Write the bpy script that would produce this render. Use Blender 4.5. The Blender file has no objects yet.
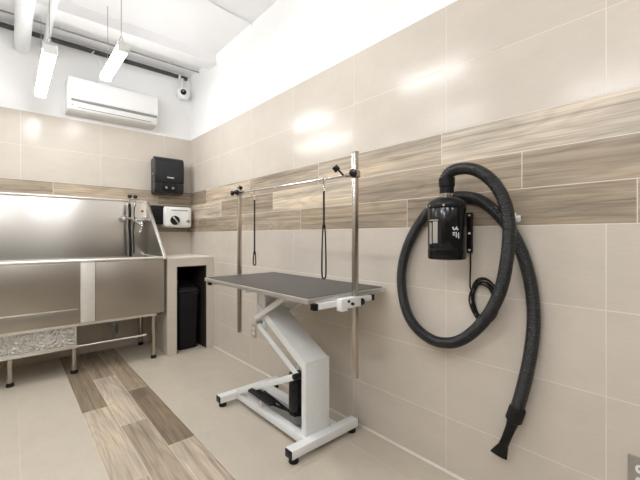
import bpy, bmesh, math, random
from mathutils import Vector, Matrix
random.seed(7)
C = bpy.context.scene.collection
PI = math.pi

# ------------------------------------------------------------------ camera numbers (metres, wall along +Y)
CAM_H = 1.138
F_PX = 352.7
HOR = 236.0
SN, CS = 0.6613, 0.7501          # the camera looks along (SN, CS)
WX, WY, CZ = 1.585, 4.08, 2.99   # right wall, back wall, ceiling

def ray(px):
    u = (px - 320) / F_PX
    return SN + u * CS, CS - u * SN

def onX(px, py, X):
    a, b = ray(px); t = X / a
    return Vector((X, b * t, CAM_H + (HOR - py) * t / F_PX))

# ------------------------------------------------------------------ materials
def new_mat(name):
    m = bpy.data.materials.new(name); m.use_nodes = True
    nt = m.node_tree
    return m, nt, nt.nodes['Principled BSDF']

def plain(name, col, rough=0.5, metal=0.0, spec=0.5, noise=0.06, nscale=30, bump=0.0, coat=0.0):
    m, nt, b = new_mat(name)
    tc = nt.nodes.new('ShaderNodeTexCoord')
    nz = nt.nodes.new('ShaderNodeTexNoise'); nz.inputs['Scale'].default_value = nscale
    nz.inputs['Detail'].default_value = 3
    nt.links.new(tc.outputs['Object'], nz.inputs['Vector'])
    rp = nt.nodes.new('ShaderNodeValToRGB')
    rp.color_ramp.elements[0].color = [c * (1 - noise) for c in col] + [1]
    rp.color_ramp.elements[1].color = [min(1, c * (1 + noise)) for c in col] + [1]
    rp.color_ramp.elements[0].position = 0.3; rp.color_ramp.elements[1].position = 0.7
    nt.links.new(nz.outputs['Fac'], rp.inputs['Fac'])
    nt.links.new(rp.outputs['Color'], b.inputs['Base Color'])
    b.inputs['Roughness'].default_value = rough; b.inputs['Metallic'].default_value = metal
    b.inputs['Specular IOR Level'].default_value = spec
    b.inputs['Coat Weight'].default_value = coat
    if bump:
        bp = nt.nodes.new('ShaderNodeBump'); bp.inputs['Strength'].default_value = bump
        bp.inputs['Distance'].default_value = 0.002
        nt.links.new(nz.outputs['Fac'], bp.inputs['Height']); nt.links.new(bp.outputs['Normal'], b.inputs['Normal'])
    return m

def brushed(name, col, rough, scale=(3, 3, 160), var=0.10, aniso=0.0, arot=0.0):
    m, nt, b = new_mat(name)
    tc = nt.nodes.new('ShaderNodeTexCoord'); mp = nt.nodes.new('ShaderNodeMapping')
    mp.inputs['Scale'].default_value = scale
    nt.links.new(tc.outputs['Object'], mp.inputs['Vector'])
    nz = nt.nodes.new('ShaderNodeTexNoise'); nz.inputs['Scale'].default_value = 1; nz.inputs['Detail'].default_value = 4
    nt.links.new(mp.outputs['Vector'], nz.inputs['Vector'])
    mr = nt.nodes.new('ShaderNodeMapRange'); mr.inputs['To Min'].default_value = rough - var; mr.inputs['To Max'].default_value = rough + var
    nt.links.new(nz.outputs['Fac'], mr.inputs['Value']); nt.links.new(mr.outputs['Result'], b.inputs['Roughness'])
    bp = nt.nodes.new('ShaderNodeBump'); bp.inputs['Strength'].default_value = 0.06; bp.inputs['Distance'].default_value = 0.001
    nt.links.new(nz.outputs['Fac'], bp.inputs['Height']); nt.links.new(bp.outputs['Normal'], b.inputs['Normal'])
    b.inputs['Base Color'].default_value = (*col, 1); b.inputs['Metallic'].default_value = 1
    if aniso:
        tg = nt.nodes.new('ShaderNodeTangent'); tg.direction_type = 'RADIAL'; tg.axis = 'Z'
        nt.links.new(tg.outputs[0], b.inputs['Tangent']); b.inputs['Anisotropic'].default_value = aniso; b.inputs['Anisotropic Rotation'].default_value = arot
    return m

def emit(name, col, s):
    m, nt, b = new_mat(name)
    b.inputs['Base Color'].default_value = (0.9, 0.9, 0.9, 1)
    b.inputs['Emission Color'].default_value = (*col, 1); b.inputs['Emission Strength'].default_value = s
    return m

def math_node(nt, op, a, b=None):
    n = nt.nodes.new('ShaderNodeMath'); n.operation = op
    for i, v in enumerate((a, b)):
        if v is None: continue
        if isinstance(v, (int, float)): n.inputs[i].default_value = v
        else: nt.links.new(v, n.inputs[i])
    return n.outputs[0]

def gp_nodes(nt):
    at = nt.nodes.new('ShaderNodeAttribute'); at.attribute_name = 'gp'
    sp = nt.nodes.new('ShaderNodeSeparateXYZ'); nt.links.new(at.outputs['Vector'], sp.inputs[0])
    return sp.outputs[0], sp.outputs[1], sp.outputs[2], at.outputs['Alpha']

def comb(nt, x, y, z):
    n = nt.nodes.new('ShaderNodeCombineXYZ')
    for i, v in enumerate((x, y, z)):
        if isinstance(v, (int, float)): n.inputs[i].default_value = v
        else: nt.links.new(v, n.inputs[i])
    return n.outputs[0]

def ramp(nt, fac, stops):
    r = nt.nodes.new('ShaderNodeValToRGB')
    els = r.color_ramp.elements
    while len(els) < len(stops): els.new(0.5)
    for e, (p, c) in zip(els, stops): e.position = p; e.color = (*c, 1)
    nt.links.new(fac, r.inputs['Fac'])
    return r.outputs['Color']

def mix(nt, fac, a, b, mode='MIX'):
    n = nt.nodes.new('ShaderNodeMix'); n.data_type = 'RGBA'; n.blend_type = mode
    for i, v in ((0, fac), (6, a), (7, b)):
        if isinstance(v, (int, float)): n.inputs[i].default_value = v
        elif isinstance(v, tuple): n.inputs[i].default_value = (*v, 1)
        else: nt.links.new(v, n.inputs[i])
    return n.outputs[2]

def wood_tile(name, gain=1.0, rough=0.38):
    m, nt, b = new_mat(name)
    u, v, s, tone = gp_nodes(nt)
    sx = math_node(nt, 'MULTIPLY', s, 37.0)
    def noise(us, vs, off, det, rgh=0.55, dist=0.0):
        n = nt.nodes.new('ShaderNodeTexNoise'); n.inputs['Scale'].default_value = 1; n.inputs['Detail'].default_value = det
        n.inputs['Roughness'].default_value = rgh; n.inputs['Distortion'].default_value = dist
        nt.links.new(comb(nt, math_node(nt, 'MULTIPLY', u, us), math_node(nt, 'MULTIPLY', v, vs), math_node(nt, 'ADD', sx, off)), n.inputs['Vector'])
        return n.outputs['Fac']
    base = ramp(nt, tone, [(0.0, (0.24*gain, 0.185*gain, 0.128*gain)), (0.5, (0.45*gain, 0.372*gain, 0.278*gain)), (1.0, (0.70*gain, 0.61*gain, 0.49*gain))])
    # long figure running with the plank, fine fibres, and slow blotches of brown and grey
    fig = noise(0.9, 44, 0, 5, 0.68, 0.5)
    c = mix(nt, 1.0, base, ramp(nt, fig, [(0.32, (0.60, 0.57, 0.54)), (0.5, (1.0, 1.0, 1.0)), (0.68, (1.20, 1.19, 1.17))]), 'MULTIPLY')
    ring = math_node(nt, 'ADD', math_node(nt, 'MULTIPLY', math_node(nt, 'SINE', math_node(nt, 'MULTIPLY', noise(1.0, 6.5, 5, 1), 70.0)), 0.5), 0.5)
    c = mix(nt, 0.3, c, ramp(nt, ring, [(0.0, (0.62, 0.60, 0.57)), (0.4, (1.0, 1.0, 1.0)), (1.0, (1.06, 1.06, 1.06))]), 'MULTIPLY')
    c = mix(nt, 0.75, c, ramp(nt, noise(5, 130, 3, 3), [(0.33, (0.72, 0.70, 0.68)), (0.55, (1.0, 1.0, 1.0)), (0.7, (1.08, 1.08, 1.08))]), 'MULTIPLY')
    c = mix(nt, 0.85, c, ramp(nt, noise(1.7, 9, 9, 2), [(0.32, (0.72, 0.73, 0.75)), (0.55, (1.0, 1.0, 1.0)), (0.72, (1.16, 1.10, 1.02))]), 'MULTIPLY')
    nt.links.new(c, b.inputs['Base Color'])
    b.inputs['Roughness'].default_value = rough
    return m

def stone_tile(name, col, rough, var=0.05):
    m, nt, b = new_mat(name)
    u, v, s, tone = gp_nodes(nt)
    sx = math_node(nt, 'MULTIPLY', s, 19.0)
    nz = nt.nodes.new('ShaderNodeTexNoise'); nz.inputs['Scale'].default_value = 1; nz.inputs['Detail'].default_value = 4
    nt.links.new(comb(nt, math_node(nt, 'MULTIPLY', u, 22), math_node(nt, 'MULTIPLY', v, 160), sx), nz.inputs['Vector'])
    n2 = nt.nodes.new('ShaderNodeTexNoise'); n2.inputs['Scale'].default_value = 1; n2.inputs['Detail'].default_value = 3
    nt.links.new(comb(nt, math_node(nt, 'MULTIPLY', u, 6), math_node(nt, 'MULTIPLY', v, 9), sx), n2.inputs['Vector'])
    f = math_node(nt, 'ADD', math_node(nt, 'MULTIPLY', nz.outputs['Fac'], 0.5), math_node(nt, 'MULTIPLY', n2.outputs['Fac'], 0.5))
    f = math_node(nt, 'ADD', f, math_node(nt, 'MULTIPLY', math_node(nt, 'SUBTRACT', tone, 0.5), 0.10))
    c = ramp(nt, f, [(0.3, tuple(x * (1 - var) for x in col)), (0.7, tuple(x * (1 + var) for x in col))])
    nt.links.new(c, b.inputs['Base Color']); b.inputs['Roughness'].default_value = rough; b.inputs['Specular IOR Level'].default_value = 0.32
    return m

M = {}
M['paint'] = plain('white_paint', (0.88, 0.88, 0.88), 0.6, noise=0.01, nscale=4)
M['ceil'] = plain('ceiling_paint', (0.86, 0.86, 0.86), 0.7, noise=0.01, nscale=4)
M['tile'] = stone_tile('beige_wall_tile', (0.60, 0.545, 0.475), 0.20)
M['dim_tile'] = stone_tile('darkened_unseen_wall_tile', (0.26, 0.22, 0.18), 0.3)  # for unseen walls only, darkened to cut bounced light and raise contrast
M['floor_tile'] = stone_tile('beige_floor_tile', (0.545, 0.487, 0.405), 0.33, 0.06)
M['grout'] = plain('pale_grout', (0.72, 0.67, 0.60), 0.8, noise=0.03)
M['floor_grout'] = plain('floor_grout', (0.66, 0.59, 0.51), 0.8, noise=0.03)
M['wood'] = wood_tile('wood_look_wall_tile', 1.0)
M['wood_floor'] = wood_tile('wood_look_floor_tile', 1.0, 0.42)
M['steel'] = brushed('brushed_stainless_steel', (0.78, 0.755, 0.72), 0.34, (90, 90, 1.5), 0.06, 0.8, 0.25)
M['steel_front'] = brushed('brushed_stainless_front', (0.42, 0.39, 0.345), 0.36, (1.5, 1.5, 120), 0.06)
M['steel_bright'] = brushed('polished_stainless_trim', (0.83, 0.81, 0.78), 0.38, (40, 40, 40), 0.05)
M['chrome'] = plain('chrome', (0.78, 0.78, 0.78), 0.14, 1.0, noise=0.02)
M['post'] = brushed('satin_steel_tube', (0.50, 0.46, 0.41), 0.24, (60, 60, 4), 0.05)
M['alu'] = plain('aluminium_edge', (0.70, 0.69, 0.67), 0.33, 0.9, noise=0.03)
M['rubber_top'] = plain('grey_ribbed_rubber', (0.072, 0.068, 0.065), 0.42, noise=0.25, nscale=260, bump=0.5)
M['white_metal'] = plain('white_powder_coat', (0.80, 0.815, 0.82), 0.35, noise=0.02)
M['grey_metal'] = plain('grey_steel_plate', (0.40, 0.40, 0.39), 0.4, 0.3, noise=0.05)
M['black_plastic'] = plain('black_plastic', (0.008, 0.008, 0.009), 0.34, spec=0.25, noise=0.1)
M['black_gloss'] = plain('glossy_black', (0.005, 0.005, 0.006), 0.14, spec=0.4, noise=0.1)
M['black_rubber'] = plain('black_rubber', (0.010, 0.0095, 0.0095), 0.55, spec=0.25, noise=0.15)
M['smoke'] = plain('smoked_black_cover', (0.016, 0.018, 0.021), 0.24, spec=0.35, noise=0.08)
M['hose'] = plain('charcoal_hose', (0.018, 0.0185, 0.020), 0.33, spec=0.4, noise=0.1)
M['leash'] = plain('black_cord', (0.015, 0.014, 0.014), 0.7, noise=0.2)
M['white_plastic'] = plain('white_plastic', (0.82, 0.82, 0.81), 0.35, noise=0.01)
M['grey_slot'] = plain('grey_vent_shadow_gap', (0.25, 0.25, 0.25), 0.5, noise=0.02)  # grey colour stands in for the shade inside the vent openings
M['mid_grey'] = plain('mid_grey_plastic', (0.32, 0.32, 0.32), 0.4, noise=0.03)
M['lens'] = plain('dark_lens', (0.012, 0.012, 0.014), 0.08, noise=0.05, coat=0.6)
M['dark_pipe'] = plain('dark_iron_pipe', (0.05, 0.048, 0.046), 0.5, noise=0.15)
M['grey_conduit'] = plain('grey_conduit', (0.34, 0.33, 0.32), 0.5, noise=0.05)
M['red'] = plain('red_dot', (0.35, 0.03, 0.03), 0.4)
M['ink'] = plain('pale_print', (0.80, 0.80, 0.80), 0.4, noise=0.01)
M['grey_print'] = plain('grey_print', (0.16, 0.16, 0.165), 0.4, noise=0.01)
M['plate_steel'] = plain('brushed_plate_steel', (0.40, 0.38, 0.35), 0.35, 0.6, noise=0.04)
M['strip'] = plain('pale_steel_strip', (0.74, 0.72, 0.68), 0.42, 0.35, noise=0.04, nscale=14)
M['inner_panels'] = plain('dark_inner_panel', (0.030, 0.025, 0.020), 0.6, spec=0.2)
M['tile_plate'] = plain('beige_plate', (0.42, 0.38, 0.32), 0.4, noise=0.02)
M['lamp'] = emit('led_diffuser', (0.97, 0.985, 1.0), 30.0)

# speckled textured metal of the ramp
def speckle():
    m, nt, b = new_mat('speckled_tread_metal')
    tc = nt.nodes.new('ShaderNodeTexCoord')
    vz = nt.nodes.new('ShaderNodeTexVoronoi'); vz.inputs['Scale'].default_value = 75
    nz = nt.nodes.new('ShaderNodeTexNoise'); nz.inputs['Scale'].default_value = 55; nz.inputs['Detail'].default_value = 6
    nt.links.new(tc.outputs['Object'], vz.inputs['Vector']); nt.links.new(tc.outputs['Object'], nz.inputs['Vector'])
    f = math_node(nt, 'MULTIPLY', math_node(nt, 'ADD', vz.outputs['Distance'], nz.outputs['Fac']), 0.6)
    nt.links.new(ramp(nt, f, [(0.22, (0.30, 0.29, 0.275)), (0.42, (0.62, 0.60, 0.57)), (0.72, (0.85, 0.83, 0.8))]), b.inputs['Base Color'])
    bp = nt.nodes.new('ShaderNodeBump'); bp.inputs['Strength'].default_value = 1.0; bp.inputs['Distance'].default_value = 0.03
    nt.links.new(f, bp.inputs['Height']); nt.links.new(bp.outputs['Normal'], b.inputs['Normal'])
    b.inputs['Roughness'].default_value = 0.28; b.inputs['Metallic'].default_value = 0.55
    return m
M['speckle'] = speckle()

# ------------------------------------------------------------------ mesh helpers
def BM(): return bmesh.new()

def merge(bm, tmp):
    me = bpy.data.meshes.new('tmp'); tmp.to_mesh(me); tmp.free()
    bm.from_mesh(me); bpy.data.meshes.remove(me)

def box(bm, x0, x1, y0, y1, z0, z1, bev=0.0, seg=2, mtx=None):
    t = BM()
    vs = [t.verts.new((x, y, z)) for x in (x0, x1) for y in (y0, y1) for z in (z0, z1)]
    for f in ((0, 1, 3, 2), (4, 6, 7, 5), (0, 4, 5, 1), (2, 3, 7, 6), (0, 2, 6, 4), (1, 5, 7, 3)):
        t.faces.new([vs[i] for i in f])
    bmesh.ops.recalc_face_normals(t, faces=t.faces)
    if bev: bmesh.ops.bevel(t, geom=t.edges[:], offset=bev, segments=seg, affect='EDGES', profile=0.5)
    if mtx is not None: t.transform(mtx)
    merge(bm, t)
    return bm

def prism(bm, poly, axis, a0, a1, bev=0.0, seg=2):
    """extrude a 2-D polygon: axis 'x' -> poly is (y,z); 'y' -> (x,z); 'z' -> (x,y)"""
    t = BM()
    def P(p, a):
        return {'x': (a, p[0], p[1]), 'y': (p[0], a, p[1]), 'z': (p[0], p[1], a)}[axis]
    lo = [t.verts.new(P(p, a0)) for p in poly]; hi = [t.verts.new(P(p, a1)) for p in poly]
    t.faces.new(lo); t.faces.new(hi[::-1]); n = len(poly)
    for i in range(n): t.faces.new((lo[i], hi[i], hi[(i + 1) % n], lo[(i + 1) % n]))
    bmesh.ops.recalc_face_normals(t, faces=t.faces)
    if bev: bmesh.ops.bevel(t, geom=t.edges[:], offset=bev, segments=seg, affect='EDGES', profile=0.5)
    merge(bm, t); return bm

def sweep(bm, pts, r, segs=12, closed=False, cap=True, flat=1.0):
    pts = [Vector(p) for p in pts]; n = len(pts)
    rs = r if isinstance(r, (list, tuple)) else [r] * n
    tan = []
    for i in range(n):
        a = pts[(i - 1) % n] if (closed or i > 0) else pts[i]
        b = pts[(i + 1) % n] if (closed or i < n - 1) else pts[i]
        d = b - a
        tan.append(d.normalized() if d.length > 1e-9 else Vector((0, 0, 1)))
    up = Vector((0, 0, 1)) if abs(tan[0].z) < 0.9 else Vector((1, 0, 0))
    nrm = (up - tan[0] * up.dot(tan[0])).normalized()
    rings = []
    for i in range(n):
        nrm = (nrm - tan[i] * nrm.dot(tan[i])).normalized()
        bn = tan[i].cross(nrm)
        rings.append([bm.verts.new(pts[i] + (nrm * math.cos(2 * PI * k / segs) * flat + bn * math.sin(2 * PI * k / segs)) * rs[i]) for k in range(segs)])
    m = n if closed else n - 1
    for i in range(m):
        A, B = rings[i], rings[(i + 1) % n]
        for k in range(segs): bm.faces.new((A[k], A[(k + 1) % segs], B[(k + 1) % segs], B[k]))
    if cap and not closed:
        bm.faces.new(rings[0][::-1]); bm.faces.new(rings[-1])
    return bm

def cyl(bm, p0, p1, r0, r1=None, segs=20, bev=0.0):
    r1 = r0 if r1 is None else r1
    p0, p1 = Vector(p0), Vector(p1)
    if bev:
        d = (p1 - p0).normalized()
        return sweep(bm, [p0, p0 + d * bev * 0.3, p0 + d * bev, p1 - d * bev, p1 - d * bev * 0.3, p1], [r0 - bev, r0 - bev * 0.3, r0, r1, r1 - bev * 0.3, r1 - bev], segs)
    return sweep(bm, [p0, p1], [r0, r1], segs)

def sqtube(bm, p0, p1, w, h, bev=0.003, up=(0, 0, 1)):
    """square bar between two points; w across, h along 'up'"""
    p0, p1 = Vector(p0), Vector(p1); d = p1 - p0; L = d.length; y = d.normalized()
    z = Vector(up); z = (z - y * z.dot(y)).normalized(); x = y.cross(z)
    mt = Matrix(((x.x, y.x, z.x, p0.x), (x.y, y.y, z.y, p0.y), (x.z, y.z, z.z, p0.z), (0, 0, 0, 1)))
    return box(bm, -w / 2, w / 2, 0, L, -h / 2, h / 2, bev, 2, mt)

def ball(bm, c, r, sc=(1, 1, 1), seg=20):
    t = BM(); bmesh.ops.create_uvsphere(t, u_segments=seg, v_segments=seg // 2, radius=r)
    t.transform(Matrix.Translation(c) @ Matrix.Diagonal((*sc, 1))); merge(bm, t); return bm

def spline(pts, per=10):
    pts = [Vector(p) for p in pts]; out = []
    P = [pts[0] * 2 - pts[1]] + pts + [pts[-1] * 2 - pts[-2]]
    for i in range(1, len(P) - 2):
        a, b, c, d = P[i - 1], P[i], P[i + 1], P[i + 2]
        for k in range(per):
            t = k / per
            out.append(0.5 * ((2 * b) + (c - a) * t + (2 * a - 5 * b + 4 * c - d) * t * t + (3 * b - a - 3 * c + d) * t ** 3))
    out.append(pts[-1]); return out

def resample(pts, step):
    out = [pts[0].copy()]; acc = 0.0
    for a, b in zip(pts, pts[1:]):
        L = (b - a).length
        while acc + L >= step:
            f = (step - acc) / L; a = a.lerp(b, f); L = (b - a).length; out.append(a.copy()); acc = 0.0
        acc += L
    return out

def tag(o, label=None, cat=None, group=None, kind=None):
    for k, v in (('label', label), ('category', cat), ('group', group), ('kind', kind)):
        if v: o[k] = v
    return o

def world_loc(o):
    v = Vector((0, 0, 0))
    while o is not None: v = v + o.location; o = o.parent
    return v

def obj(name, bm, mats, parent=None, angle=35, recalc=True):
    if recalc: bmesh.ops.recalc_face_normals(bm, faces=bm.faces)
    if parent is None:
        xs = [v.co.x for v in bm.verts]; ys = [v.co.y for v in bm.verts]; zs = [v.co.z for v in bm.verts]
        base = Vector(((min(xs) + max(xs)) / 2, (min(ys) + max(ys)) / 2, min(zs))); loc = base
    else:
        base = world_loc(parent); loc = Vector((0, 0, 0))
    for v in bm.verts: v.co -= base
    me = bpy.data.meshes.new(name); bm.to_mesh(me); bm.free()
    for p in me.polygons: p.use_smooth = True
    me.set_sharp_from_angle(angle=math.radians(angle))
    for m in (mats if isinstance(mats, (list, tuple)) else [mats]): me.materials.append(m)
    o = bpy.data.objects.new(name, me); C.objects.link(o); o.location = loc
    if parent is not None: o.parent = parent
    return o

def thing(name, label, cat, loc, group=None):
    o = bpy.data.objects.new(name, None); C.objects.link(o); o.location = loc
    o.empty_display_size = 0.1
    return tag(o, label, cat, group)

def copy_tree(o, parent=None):
    c = o.copy(); C.objects.link(c); c.parent = parent
    for ch in [x for x in bpy.data.objects if x.parent == o]: copy_tree(ch, c)
    return c

# ------------------------------------------------------------------ the setting
class Tiles:
    """tiles as thin slabs on a plane, each carrying its own grain coordinates"""
    def __init__(self): self.v = []; self.f = []; self.m = []; self.g = []
    def quad_slab(self, fn, u0, u1, v0, v1, depth, slot, gap=0.0017, seed=None, tone=0.5, flip=False, edge=0.0):
        s = random.random() if seed is None else seed
        u0 += gap; u1 -= gap; v0 += gap; v1 -= gap
        b = len(self.v)
        for d in (0.0, depth):
            for (u, v) in ((u0, v0), (u1, v0), (u1, v1), (u0, v1)):
                self.v.append(fn(u, v, d))
                self.g.append((v, u, s, tone) if flip else (u, v, s, tone))
        for q in ((4, 5, 6, 7), (0, 1, 5, 4), (1, 2, 6, 5), (2, 3, 7, 6), (3, 0, 4, 7)):
            self.f.append([b + i for i in q]); self.m.append(slot)
    def slab(self, fn, u0, u1, v0, v1, d0, d1, slot):
        b = len(self.v)
        for d in (d0, d1):
            for (u, v) in ((u0, v0), (u1, v0), (u1, v1), (u0, v1)):
                self.v.append(fn(u, v, d)); self.g.append((u, v, 0, 0.5))
        for q in ((0, 3, 2, 1), (4, 5, 6, 7), (0, 1, 5, 4), (1, 2, 6, 5), (2, 3, 7, 6), (3, 0, 4, 7)):
            self.f.append([b + i for i in q]); self.m.append(slot)
    def build(self, name, mats, kind='structure', parent=None):
        me = bpy.data.meshes.new(name); me.from_pydata(self.v, [], self.f)
        for m in mats: me.materials.append(m)
        me.polygons.foreach_set('material_index', self.m)
        a = me.attributes.new('gp', 'FLOAT_COLOR', 'POINT')
        flat = [c for g in self.g for c in g]; a.data.foreach_set('color', flat)
        bm = bmesh.new(); bm.from_mesh(me); bmesh.ops.recalc_face_normals(bm, faces=bm.faces); bm.to_mesh(me); bm.free()
        o = bpy.data.objects.new(name, me); C.objects.link(o)
        if kind: o['kind'] = kind
        if parent: o.parent = parent
        return o

ROWS_LOW = [0.0, 0.264, 0.569, 0.874, 1.181]
BAND = [1.181, 1.333, 1.486, 1.639]
ROWS_HIGH = [1.639, 1.944, 2.249]
SLOT = [M['grout'], M['tile'], M['wood'], M['paint']]
X_LEFT, Y_FRONT = -2.3, -2.2

def wall(name, fn, u_lo, u_hi, vj, plank_j, tones, slots=None):
    T = Tiles()
    T.slab(fn, u_lo, u_hi, 0, 2.249, -0.10, 0.0024, 0)
    T.slab(fn, u_lo, u_hi, 2.249, CZ, -0.10, 0.0035, 3)
    def cuts(first, step):
        k0 = math.floor((u_lo - first) / step); c = []
        k = k0
        while first + k * step < u_hi + step: c.append(first + k * step); k += 1
        return c
    for rows in (ROWS_LOW, ROWS_HIGH):
        for a, b in zip(rows, rows[1:]):
            cs = cuts(vj, 0.6096)
            for c0, c1 in zip(cs, cs[1:]):
                c0, c1 = max(c0, u_lo), min(c1, u_hi)
                if c1 - c0 > 0.01: T.quad_slab(fn, c0, c1, a, b, 0.003, 1, tone=random.random())
    for r in range(3):
        cs = cuts(plank_j[r], 0.9144)
        for c0, c1 in zip(cs, cs[1:]):
            tn = tones.get((r, round(c0, 1)), 0.3 + 0.5 * random.random())
            c0, c1 = max(c0, u_lo), min(c1, u_hi)
            if c1 - c0 > 0.01: T.quad_slab(fn, c0, c1, BAND[r], BAND[r + 1], 0.003, 2, tone=tn)
    return T.build(name, slots or SLOT)

# right wall runs along Y; planks row 0 is the lowest of the band
wall('wall_right', lambda u, v, d: (WX + 0.003 - d, u, v), Y_FRONT, WY + 0.10, 0.267, [0.184, 0.54, 0.90],
     {(0, 0.2): 0.32, (0, 1.1): 0.42, (0, 2.0): 0.55, (0, 2.9): 0.35, (1, -0.4): 0.36, (1, 0.5): 0.42, (1, 1.5): 0.9, (1, 2.4): 0.35, (1, 3.3): 0.85,
      (2, 0.0): 0.92, (2, 0.9): 0.62, (2, 1.8): 0.55, (2, 2.7): 0.7, (2, 3.6): 0.3, (0, -0.7): 0.5})
wall('wall_back', lambda u, v, d: (u, WY + 0.003 - d, v), X_LEFT, WX, 0.0765, [0.62, 0.9, 0.305],
     {(2, -0.6): 0.45, (2, 0.3): 0.55, (2, 1.2): 0.45, (1, 0.9): 0.3, (0, 0.6): 0.5, (0, 1.5): 0.3})
# unseen side of the room behind the camera, tiled darker for less bounce light
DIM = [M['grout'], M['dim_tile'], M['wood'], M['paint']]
wall('wall_left', lambda u, v, d: (X_LEFT - 0.003 + d, u, v), Y_FRONT, WY + 0.10, 0.267, [0.184, 0.54, 0.90], {}, DIM)
wall('wall_front', lambda u, v, d: (u, Y_FRONT - 0.003 + d, v), X_LEFT, WX, 0.0765, [0.62, 0.9, 0.305], {}, DIM)

T = Tiles(); f = lambda u, v, d: (u, v, d)
T.slab(f, X_LEFT - 0.1, WX + 0.1, Y_FRONT - 0.1, WY + 0.1, CZ, CZ + 0.1, 0); T.build('ceiling', [M['ceil']])

# floor: beige tiles with a strip of three rows of wood-look planks running to the bath
T = Tiles(); f = lambda u, v, d: (u, v, -0.003 + d)
T.slab(f, X_LEFT - 0.1, WX + 0.1, Y_FRONT - 0.1, WY + 0.1, -0.1, 0.0024, 0)
def floor_cells(x0, x1, j, slot, tones=None, step=0.6096, gap=0.0012):
    y = j
    while y > Y_FRONT: y -= step
    while y < WY:
        a, b_ = max(y, Y_FRONT), min(y + step, WY)
        tn = random.random() if tones is None else tones.get(round(y, 1), 0.3 + 0.5 * random.random())
        if b_ - a > 0.01: T.quad_slab(f, x0, x1, a, b_, 0.003, slot, gap=gap, tone=tn, flip=True)
        y += step
x = 0.35
while x > X_LEFT:
    floor_cells(max(x - 0.307, X_LEFT), x, 0.62 if round((0.35 - x) / 0.307) % 2 else 0.93, 1); x -= 0.307
floor_cells(0.35, 0.499, 1.80, 2, {0.9: 0.7, 1.8: 0.72, 2.7: 0.12, 3.6: 0.3}, 0.905, 0.0016)
floor_cells(0.499, 0.648, 2.37, 2, {1.5: 0.5, 2.4: 0.76, 3.3: 0.25, 0.6: 0.5}, 0.905, 0.0016)
floor_cells(0.648, 0.797, 1.98, 2, {2.0: 0.03, 1.1: 0.72, 2.9: 0.3}, 0.895, 0.0016)
floor_cells(0.797, 1.407, 0.75, 1); floor_cells(1.407, WX, 0.75, 1)
T.build('floor', [M['floor_grout'], M['floor_tile'], M['wood_floor']])

b = BM(); prism(b, [(WX, 0), (WX - 0.009, 0), (WX, 0.009)], 'y', Y_FRONT, WY)
obj('trim_1', b, M['grout'])['kind'] = 'structure'

# steel beam crossing the ceiling in front of the back wall
b = BM(); box(b, X_LEFT, WX, 3.41, 3.425, 2.895, CZ); box(b, X_LEFT, WX, 3.38, 3.56, 2.885, 2.897); box(b, X_LEFT, WX, 3.53, 3.545, 2.895, CZ)
tag(obj('beam', b, M['ceil']), kind='structure')

# ------------------------------------------------------------------ pipes and ducts under the ceiling
PX0 = X_LEFT
r = thing('iron_pipe', 'thin dark pipe running along the top of the back white wall', 'pipe', (0.5, 4.03, 2.95))
b = BM(); cyl(b, (PX0 + 0.02, 4.04, 2.935), (1.53, 4.04, 2.935), 0.021, segs=16); obj('pipe', b, M['dark_pipe'], r)
for x in (-0.6, 0.1, 0.8, 1.44):
    b = BM(); box(b, x - 0.012, x + 0.012, 4.015, WY, 2.953, 2.963); cyl(b, (x - 0.012, 4.04, 2.935), (x + 0.012, 4.04, 2.935), 0.023, segs=16); obj('clamp', b, M['white_plastic'] if x > 1 else M['dark_pipe'], r)
b = BM(); cyl(b, (PX0 + 0.02, 3.83, 2.955), (WX - 0.001, 3.83, 2.955), 0.008, segs=10)
co = tag(obj('conduit', b, M['grey_conduit']), 'thin grey conduit running to the right wall between beam and dark pipe', 'conduit')
for x in (-0.5, 0.35, 1.3):
    b = BM(); box(b, x - 0.006, x + 0.006, 3.827, 3.833, 2.961, CZ); obj('clip', b, M['white_metal'], co)
b = BM(); sweep(b, spline([(0.2, 2.45, CZ - 0.010), (0.8, 2.55, CZ - 0.010), (1.25, 2.66, CZ - 0.010), (WX - 0.02, 2.69, CZ - 0.010), (WX - 0.002, 2.69, CZ - 0.03)], 8), 0.006, 8)
tag(obj('ceiling_cable', b, M['white_plastic']), 'thin cable crossing the ceiling to the right wall', 'cable')
b = BM(); cyl(b, (0.085, Y_FRONT + 0.01, 2.80), (0.085, WY - 0.002, 2.80), 0.055, segs=28)
du = tag(obj('air_duct', b, M['white_metal']), 'wide round white duct running overhead at far left', 'duct')
for y in (3.2, 1.2, -0.8):
    b = BM(); box(b, 0.03, 0.14, y - 0.012, y + 0.012, 2.853, 2.858); box(b, 0.03, 0.034, y - 0.012, y + 0.012, 2.80, CZ); box(b, 0.136, 0.14, y - 0.012, y + 0.012, 2.80, CZ); obj('hanger_strap', b, M['white_metal'], du)
b = BM(); cyl(b, (0.245, Y_FRONT + 0.01, 2.84), (0.245, WY - 0.002, 2.84), 0.024, segs=20)
wp = tag(obj('white_pipe', b, M['white_metal']), 'narrow white pipe overhead, right beside the wide white duct', 'pipe')
for y in (3.25, 1.2, -0.8):
    b = BM(); box(b, 0.242, 0.248, y - 0.01, y + 0.01, 2.862, CZ); obj('hanger_strap', b, M['white_metal'], wp)
b = BM(); sweep(b, spline([(0.62, 4.02, 2.93), (0.60, 3.99, 2.89), (0.64, 3.97, 2.86), (0.67, 3.96, 2.80), (0.655, 3.96, 2.70), (0.63, 3.97, 2.62), (0.60, 4.0, 2.586)], 8), 0.006, 8)
tag(obj('power_cable', b, M['white_plastic']), 'white cable looping down from dark pipe to the air conditioner', 'cable')

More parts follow.
